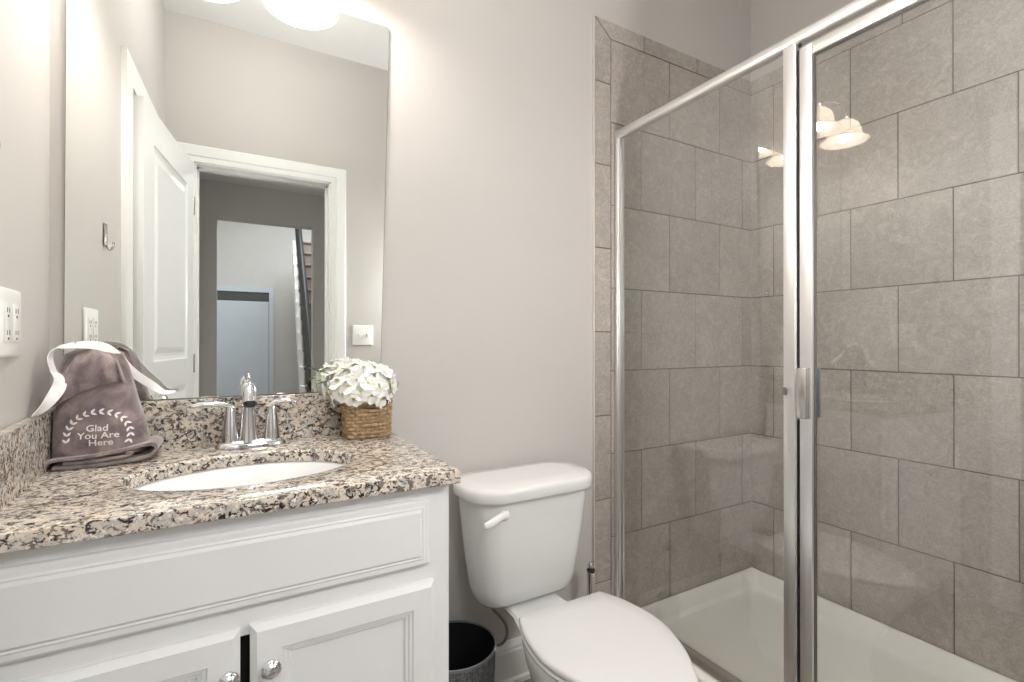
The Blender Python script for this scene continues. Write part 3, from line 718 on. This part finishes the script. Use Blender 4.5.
# ------------------------------------------------------------------ towel bag with ribbon
TCX = -0.236
t = thing('towel', 'grey plush towel tied up with a white ribbon, standing in the counter corner', 'towel', (TCX, -0.09, ZT))
def body_par(tt):
    """centre x, centre y, half width, half depth at height fraction tt"""
    key = [(0, -0.235, -0.088, 0.083, 0.048), (0.12, -0.236, -0.090, 0.081, 0.047), (0.3, -0.240, -0.088, 0.076, 0.045), (0.5, -0.246, -0.084, 0.069, 0.044), (0.7, -0.250, -0.080, 0.062, 0.042), (0.85, -0.252, -0.078, 0.055, 0.040), (0.95, -0.253, -0.078, 0.045, 0.033), (1.0, -0.254, -0.078, 0.024, 0.018)]
    for a, b in zip(key, key[1:]):
        if tt <= b[0]+1e-9:
            f = (tt-a[0])/(b[0]-a[0]); return [x+(y-x)*f for x, y in zip(a[1:], b[1:])]
ZB0, ZB1 = ZT+0.022, 1.137
def wrinkle(x, z): return 0.0022*math.sin(60*x+35*z)+0.0016*math.sin(110*z-40*x)
def front(x, z):
    cx, cy, w_, d_ = body_par((z-ZB0)/(ZB1-ZB0)); q = min(0.97, abs((x-cx)/w_))
    return cy-d_*(1-q**3)**(1/3)-wrinkle(x, z)
mb = MB(); rr = []
for i in range(41):
    tt = i/40; cx, cy, w_, d_ = body_par(tt); z = ZB0+(ZB1-ZB0)*tt; ring = []
    for j in range(72):
        a = 2*PI*j/72; c, s_ = math.cos(a), math.sin(a)
        x = cx+w_*math.copysign(abs(c)**(2/3), c); y = cy+d_*math.copysign(abs(s_)**(2/3), s_)
        if s_ < 0: y -= wrinkle(x, z)*min(1, -s_*2)
        k = max(0, tt-0.6)/0.4
        y += -0.006*k*math.sin(5*a+3*tt) ; x += 0.004*k*math.cos(7*a)
        ring.append((max(x, xl(y)+0.026), y, z+0.004*k*math.sin(3*a)))
    rr.append(ring)
mb.rings(rr); mb.build('body', 'towel', t, smooth=80)
# gathered neck flopping forward
mb = MB()
def neck(u, v):
    a = (u-0.5)*PI*1.15; s_ = v
    x = -0.254+0.058*math.sin(a)*(0.62+0.38*s_)
    crease = 0.006*math.sin(9*a+2.5*s_)*(0.4+0.6*s_)+0.004*math.sin(17*a)*(1-s_)
    y = -0.082-0.060*math.sin(s_*PI*0.62)*math.cos(a*0.55)-crease
    z = 1.142-0.085*s_**1.5-0.028*abs(math.sin(a))**2.2*(1-0.5*s_)+(0.026*math.sin(a) if True else 0)*s_
    return (max(x, xl(y)+0.026), y, z)
def thick(fn, th, nu, nv, m):
    top = [fn(i/(nu-1), j/(nv-1)) for i in range(nu) for j in range(nv)]
    m.grid(fn, nu, nv); m.grid(lambda u, v: tuple(Vector(fn(u, v))+Vector((0, th, -th*0.4))), nu, nv)
    edge = [(u/39, 1.0) for u in range(40)]
    e1 = [fn(*e) for e in edge]; e2 = [tuple(Vector(p)+Vector((0, th, -th*0.4))) for p in e1]
    m.rings([e1, [tuple((Vector(a)+Vector(b))/2+Vector((0, -0.001, -0.003))) for a, b in zip(e1, e2)], e2], False, False, closed=False)
thick(neck, 0.007, 40, 16, mb); mb.build('gathered_neck', 'towel', t, smooth=80)
# folded hem layers under the bag
mb = MB()
prof2 = smooth_path([(-0.312, 0.8985), (-0.26, 0.8965), (-0.20, 0.8985), (-0.160, 0.904), (-0.143, 0.912), (-0.137, 0.922), (-0.143, 0.9305), (-0.160, 0.930), (-0.20, 0.9215), (-0.25, 0.9135), (-0.30, 0.911)][0:11] and [(a, 0, b) for a, b in [(-0.306, 0.8985), (-0.26, 0.8965), (-0.20, 0.8985), (-0.160, 0.904), (-0.143, 0.912), (-0.137, 0.922), (-0.143, 0.9305), (-0.160, 0.930), (-0.20, 0.9225), (-0.25, 0.9155), (-0.30, 0.914), (-0.316, 0.9085), (-0.319, 0.902)]], 6)
def strip(profile, th, y0, y1, m, skew=0.0):
    P = profile; outr, inr = [], []
    for i, p in enumerate(P):
        tv = P[min(i+1, len(P)-1)]-P[max(i-1, 0)]; tv.normalize(); nv = Vector((-tv.z, 0, tv.x))
        outr.append(p+nv*th/2); inr.append(p-nv*th/2)
    sec = outr+inr[::-1]
    m.rings([[(x.x+skew*f, y0+(y1-y0)*f, x.z) for x in sec] for f in (0, 0.03, 0.5, 1)])
strip(prof2, 0.0062, -0.150, -0.050, mb); mb.build('folded_hem', 'towel', t, smooth=60)
mb = MB(); prof3 = smooth_path([(a, 0, b) for a, b in [(-0.290, 0.9055), (-0.25, 0.9045), (-0.21, 0.908), (-0.185, 0.9125), (-0.180, 0.9165), (-0.19, 0.9175)]], 6)
strip(prof3, 0.005, -0.1495, -0.055, mb); mb.build('folded_layer', 'towel', t, smooth=60)
# ribbon
def ribbon(pts, name, wfun, parent):
    P = smooth_path([p[:3] for p in pts], 8); n = len(P); dirs = [Vector(p[3]) for p in pts]
    rr = []
    for i, p in enumerate(P):
        k = min(i/8, len(dirs)-1.0001); a = int(k); d = (dirs[a]*(1-(k-a))+dirs[a+1]*(k-a)).normalized()
        tv = (P[min(i+1, n-1)]-P[max(i-1, 0)]).normalized(); d = (d-tv*d.dot(tv)).normalized(); nn = tv.cross(d)*0.0007; w_ = wfun(i/(n-1))
        rr.append([p+d*w_+nn, p+d*w_*0.3+nn*2.2, p-d*w_*0.3+nn*2.2, p-d*w_+nn, p-d*w_-nn, p-d*w_*0.3, p+d*w_*0.3, p+d*w_-nn])
    return MB().rings(rr).build(name, 'ribbon', parent, smooth=60)
rb = ribbon([(-0.327, -0.190, 1.0075, (0, 1, 0.1)), (-0.311, -0.178, 1.024, (0.3, 1, -0.4)), (-0.296, -0.152, 1.058, (0.9, 0.2, -0.5)), (-0.297, -0.145, 1.078, (0.3, 0.8, 0.3)), (-0.306, -0.140, 1.093, (0.1, 1, 0.1)), (-0.313, -0.130, 1.118, (0.1, 1, 0.1)), (-0.306, -0.115, 1.137, (0.1, 1, 0.3)), (-0.28, -0.105, 1.144, (0.1, 0.8, 0.6))], 'ribbon', lambda f: 0.011, t)
ribbon([(-0.28, -0.105, 1.144, (0.1, 0.8, 0.6)), (-0.250, -0.105, 1.1435, (0.05, 0.5, 0.9)), (-0.222, -0.100, 1.131, (0.4, 0.4, 0.8)), (-0.190, -0.078, 1.085, (0.6, 0.2, 0.7)), (-0.154, -0.052, 1.049, (0.5, 0.3, 0.8)), (-0.134, -0.045, 1.033, (0.2, 0.8, 0.5)), (-0.112, -0.040, 1.033, (0.1, 0.9, 0.2))], 'ribbon_end', lambda f: 0.0105-0.003*f, t)
# lettering and laurel, lying on the front of the bag
def lay(m, pts2, faces, off=0.0014): m.add([(x, front(x, z)-off, z) for x, z in pts2], faces)
def words_mesh(m, txt, cx, cz, size, xs=1.0):
    cu = bpy.data.curves.new('lettering', 'FONT'); cu.body = txt; cu.size = size; cu.align_x = 'CENTER'; cu.offset = size*0.012; cu.resolution_u = 3
    ob = bpy.data.objects.new('lettering', cu); COL.objects.link(ob)
    bpy.context.view_layer.update()
    ev = ob.evaluated_get(bpy.context.evaluated_depsgraph_get()); me = ev.to_mesh()
    lay(m, [(cx+v.co.x*xs, cz+v.co.y) for v in me.vertices], [tuple(p.vertices) for p in me.polygons])
    sv = [(v.co.x, v.co.y) for v in me.vertices]
    ev.to_mesh_clear(); bpy.data.objects.remove(ob); bpy.data.curves.remove(cu)
mb = MB()
words_mesh(mb, 'Glad', -0.2390, 0.9655, 0.0185, 1.08); words_mesh(mb, 'You Are', -0.2365, 0.9505, 0.0185, 1.08); words_mesh(mb, 'Here', -0.2325, 0.9355, 0.0185, 1.08)
mb.build('lettering', 'thread', t, smooth=0)['label'] = 'white stitched words Glad You Are Here'
mb = MB(); NL = 15
for k in range(NL):
    a = R(-12+204*k/(NL-1)); cx, cz = -0.2365+0.052*math.cos(a), 0.955+0.050*math.sin(a)
    ta = a+PI/2
    for s_ in (-1, 1):
        la = ta+PI+s_*0.62   # leaves sweep back from the tip of each chevron
        L = 0.0112; W = 0.0023; d = (math.cos(la), math.sin(la)); nrm = (-d[1], d[0])
        pp = [(cx+d[0]*L*f+nrm[0]*W*g, cz+d[1]*L*f+nrm[1]*W*g) for f, g in ((0, 0), (0.35, 1), (0.7, 0.8), (1, 0), (0.7, -0.8), (0.35, -1))]
        lay(mb, pp, [(0, 1, 2, 3, 4, 5)])
mb.build('laurel_wreath', 'thread', t, smooth=0)['label'] = 'white stitched laurel wreath'

# ------------------------------------------------------------------ outlet, switch, hook, bath door
def plate_local(w_, h_):
    m = MB(); m.rings([[(p[0], -d, p[1]) for p in rrect(-w_/2+i, w_/2-i, -h_/2+i, h_/2-i, 0.004, 0)] for d, i in ((0.0003, 0), (0.004, 0), (0.0065, 0.003))]); return m
def wall_plate(name, label, cat, loc, rotz, gangs):
    o = thing(name, label, cat, loc); o.rotation_euler = (0, 0, rotz)
    saved = Vector(o.location); o.location = (0, 0, 0)
    plate_local(0.07 if len(gangs) == 1 else 0.117, 0.117).build('cover_plate', 'plastic', o)
    xs = [0] if len(gangs) == 1 else [-0.023, 0.023]
    for x, g in zip(xs, gangs):
        if g == 'outlet':
            m = MB(); m.box((x-0.017, -0.0085, -0.034), (x+0.017, -0.006, 0.034), 0.0015); rc = m.build('receptacle', 'plastic', o)
            for zz in (-0.019, 0.019):
                for lo, hi in (((x-0.007, zz-0.002), (x-0.0045, zz+0.006)), ((x+0.0045, zz-0.002), (x+0.007, zz+0.006)), ((x-0.003, zz-0.010), (x+0.003, zz-0.006))):
                    MB().box((lo[0], -0.0088, lo[1]), (hi[0], -0.0084, hi[1])).build('slot', 'rubber', rc, smooth=0)
        else:
            m = MB(); m.box((x-0.005, -0.0085, -0.012), (x+0.005, -0.006, 0.012), 0.001); rc = m.build('toggle_frame', 'plastic', o)
            m = MB(); m.box((x-0.0035, -0.018, -0.001), (x+0.0035, -0.007, 0.008), 0.001); m.build('toggle', 'plastic', rc)
    o.location = saved; return o
LA = math.atan(0.048)
yo = -0.292
wall_plate('wall_outlet', 'white double outlet plate on the side wall by the vanity', 'outlet', (xl(yo)+0.0002, yo, 1.183), R(90)+LA, ['outlet', 'outlet'])
wall_plate('light_switch', 'white double toggle switch plate beside the doorway', 'switch', (0.672, YR+0.0002, 1.190), R(180), ['toggle', 'toggle'])
yh = -0.430
t = thing('towel_hook', 'small brushed metal hook on the side wall near the closet casing', 'hook', (xl(yh), yh, 1.47))
MB().box((xl(yh)+0.0005, yh-0.011, 1.435), (xl(yh)+0.008, yh+0.011, 1.505), 0.004).build('plate', 'nickel', t)
MB().tube(smooth_path([(xl(yh)+0.005, yh, 1.442), (xl(yh)+0.012, yh, 1.428), (xl(yh)+0.018, yh, 1.428), (xl(yh)+0.0225, yh, 1.438), (xl(yh)+0.023, yh, 1.450)], 5), 0.0035, 10, up=(0, 1, 0)).build('prong', 'nickel', t)

# bathroom door leaf, swung open towards the side wall
t = tag(bpy.data.objects.new('door_1', None), 'white two panel bathroom door standing open, seen in the mirror', 'door', kind='structure')
COL.objects.link(t)
DW, DH, TH = 0.722, 2.030, 0.034
mb = MB()
def leaf_face(y, ys):
    px0, px1 = 0.115, DW-0.115
    pr = [(0, 0), (0.006, -0.004), (0.020, -0.007), (0.030, -0.007), (0.055, -0.002)]
    xs = [0, px0, px1, DW]; zs_ = [0.012, 0.20, 0.955, 1.075, DH-0.13, DH]
    for i in range(3):
        for j in range(5):
            q = [(xs[i], zs_[j]), (xs[i+1], zs_[j]), (xs[i+1], zs_[j+1]), (xs[i], zs_[j+1])]
            if i == 1 and j in (1, 3): mb.rings([[(a+dx, y+ys*p, c+dz) for (a, c), (dx, dz) in zip(q, ((ii, ii), (-ii, ii), (-ii, -ii), (ii, -ii)))] for ii, p in pr], cap0=False)
            else: mb.add([(a, y, c) for a, c in q], [(0, 1, 2, 3)])
leaf_face(0.0, -1); leaf_face(TH, 1)
mb.rings([[(0, y, 0.012), (DW, y, 0.012), (DW, y, DH), (0, y, DH)] for y in (0, TH)], False, False)
mb.build('leaf', 'trim', t, smooth=0, weld=True)
for z in (0.25, 1.0, 1.78): MB().lathe([(0.006, z), (0.006, z+0.09)], (-0.004, 0.0, 0), 12).build('hinge', 'nickel', t)
for ys, y in ((-1, 0.0), (1, TH)):
    m = MB(); m.lathe([(0.026, y), (0.024, y+ys*0.007), (0.010, y+ys*0.012), (0.010, y+ys*0.028), (0.026, y+ys*0.036), (0.028, y+ys*0.048), (0.018, y+ys*0.056), (0, y+ys*0.057)], (DW-0.06, 0, 0.93), 24, axis='y', cap1=False); m.build('knob', 'nickel', t)
MB().box((DW-0.0005, TH/2-0.012, 0.90), (DW+0.001, TH/2+0.012, 0.96)).build('latch_plate', 'brass', t, smooth=0)
hx, hy = DX0+0.003, YR+0.026
ang = math.atan2(-0.745-hy, -0.268-hx)
t.location = (hx, hy, 0); t.rotation_euler = (0, 0, ang)

# ------------------------------------------------------------------ hall and foyer beyond the doorway (seen in the mirror)
HY, FYY = -3.3, -7.3
mb = MB(); mb.box((-0.34, HY, 0), (-0.22, YR-0.12, 2.48)); struct('wall_hall_left', mb, 'hallpaint', 'grey wall along the vestibule outside the doorway', 'wall', smooth=0)
mb = MB(); mb.box((1.05, HY, 0), (1.15, YR-0.12, 2.48)); struct('wall_hall_right', mb, 'hallpaint', 'grey wall on the far side of the vestibule', 'wall', smooth=0)
mb = MB(); mb.box((-0.6, HY-0.12, 0), (-0.094, HY, 3.6)); mb.box((0.651, HY-0.12, 0), (3.2, HY, 3.6)); mb.box((-0.094, HY-0.12, 2.185), (0.651, HY, 3.6))
struct('wall_hall_end', mb, 'hallpaint', 'grey vestibule wall with a plain cased opening to the foyer', 'wall', smooth=0)
struct('ceiling_hall', MB().box((-0.34, HY, 2.48), (1.15, YR-0.12, 2.56)), 'ceil', 'low vestibule ceiling beyond the doorway', 'ceiling', smooth=0)
mb = MB(); mb.box((-0.6, FYY-0.1, 0), (3.2, FYY, 3.6)); struct('wall_foyer', mb, 'hallpaint', 'pale grey foyer wall round the front door', 'wall', smooth=0)
mb = MB(); mb.box((-0.7, FYY, 0), (-0.6, HY-0.12, 3.6)); struct('wall_foyer_left', mb, 'hallpaint', 'pale grey foyer side wall by the front door', 'wall', smooth=0)
mb = MB(); mb.box((3.1, FYY, 0), (3.2, HY-0.12, 3.6)); struct('wall_foyer_right', mb, 'hallpaint', 'pale grey foyer wall behind the stairs', 'wall', smooth=0)
struct('ceiling_foyer', MB().box((-0.7, FYY, 3.6), (3.2, HY-0.12, 3.7)), 'ceil', 'high white foyer ceiling', 'ceiling', smooth=0)
dq = 7.25/5.0*0+1.0
t = tag(bpy.data.objects.new('door_2', None), 'grey blue front door with dark glass strip above, far off in the mirror', 'door', kind='structure'); COL.objects.link(t); t.location = (0.2, FYY, 0)
mb = MB(); mb.panel(-0.18, 0.535, 0.01, 1.79, FYY+0.002, [(0, 0), (0, 0.04), (0.004, 0.044)], ys=1); mb.panel(-0.08, 0.435, 0.15, 0.80, FYY+0.045, [(0, 0), (0.02, -0.008), (0.06, -0.002)], ys=1); mb.build('leaf', 'frontdoor', t, smooth=0)
mb = MB(); mb.panel(-0.18, 0.535, 1.80, 1.93, FYY+0.002, [(0, 0), (0, 0.03)], ys=1); mb.build('transom', 'transom', t, smooth=0)
mb = MB(); mb.box((-0.26, FYY+0.001, 1.935), (0.60, FYY+0.05, 2.02)); mb.box((0.538, FYY+0.001, 0), (0.60, FYY+0.05, 1.935)); mb.build('frame', 'frontdoor', t, smooth=0)
t = thing('staircase', 'staircase with black handrail and white saw-tooth stringer in the foyer', 'stairs', (0.9, -5.2, 0))
n = 13; ya, za, yb_, zb_ = -3.75, 0.10, -6.5, 2.62
def sxp(f): return 0.625+0.175*f
pts = []
for k in range(n):
    f0, f1 = k/n, (k+1)/n
    pts += [(sxp(f0), ya+(yb_-ya)*f0, za+(zb_-za)*f1), (sxp(f1), ya+(yb_-ya)*f1, za+(zb_-za)*f1)]
low = [(sxp(1), yb_, zb_-0.35), (sxp(0), ya, 0.0), (sxp(0), ya, za)]
sec = pts+low
mb = MB(); mb.rings([[(x+d, y, z) for x, y, z in sec] for d in (0, 0.04)]); mb.build('stringer', 'trim', t, smooth=0)
mb = MB(); mb.tube([(sxp(0)+0.085, ya, za+0.62), (sxp(0)+0.085, ya-0.02, za+0.62), (sxp(1)+0.065, yb_, zb_+0.42)], [0.035, 0.045, 0.045], 12, flat=2.0); mb.build('handrail', 'black', t)
for k in range(n):
    f = (k+0.5)/n; mb = MB(); x = sxp(f); y = ya+(yb_-ya)*f; z = za+(zb_-za)*(k+1)/n
    mb.box((x+0.035, y-0.13, z-0.03), (x+0.9, y+0.13, z), 0.006); mb.build('tread', 'tread', t)
    mb = MB(); mb.box((x+0.05, y+0.09, z-0.19), (x+0.9, y+0.105, z-0.03)); mb.build('riser', 'tread', t, smooth=0)
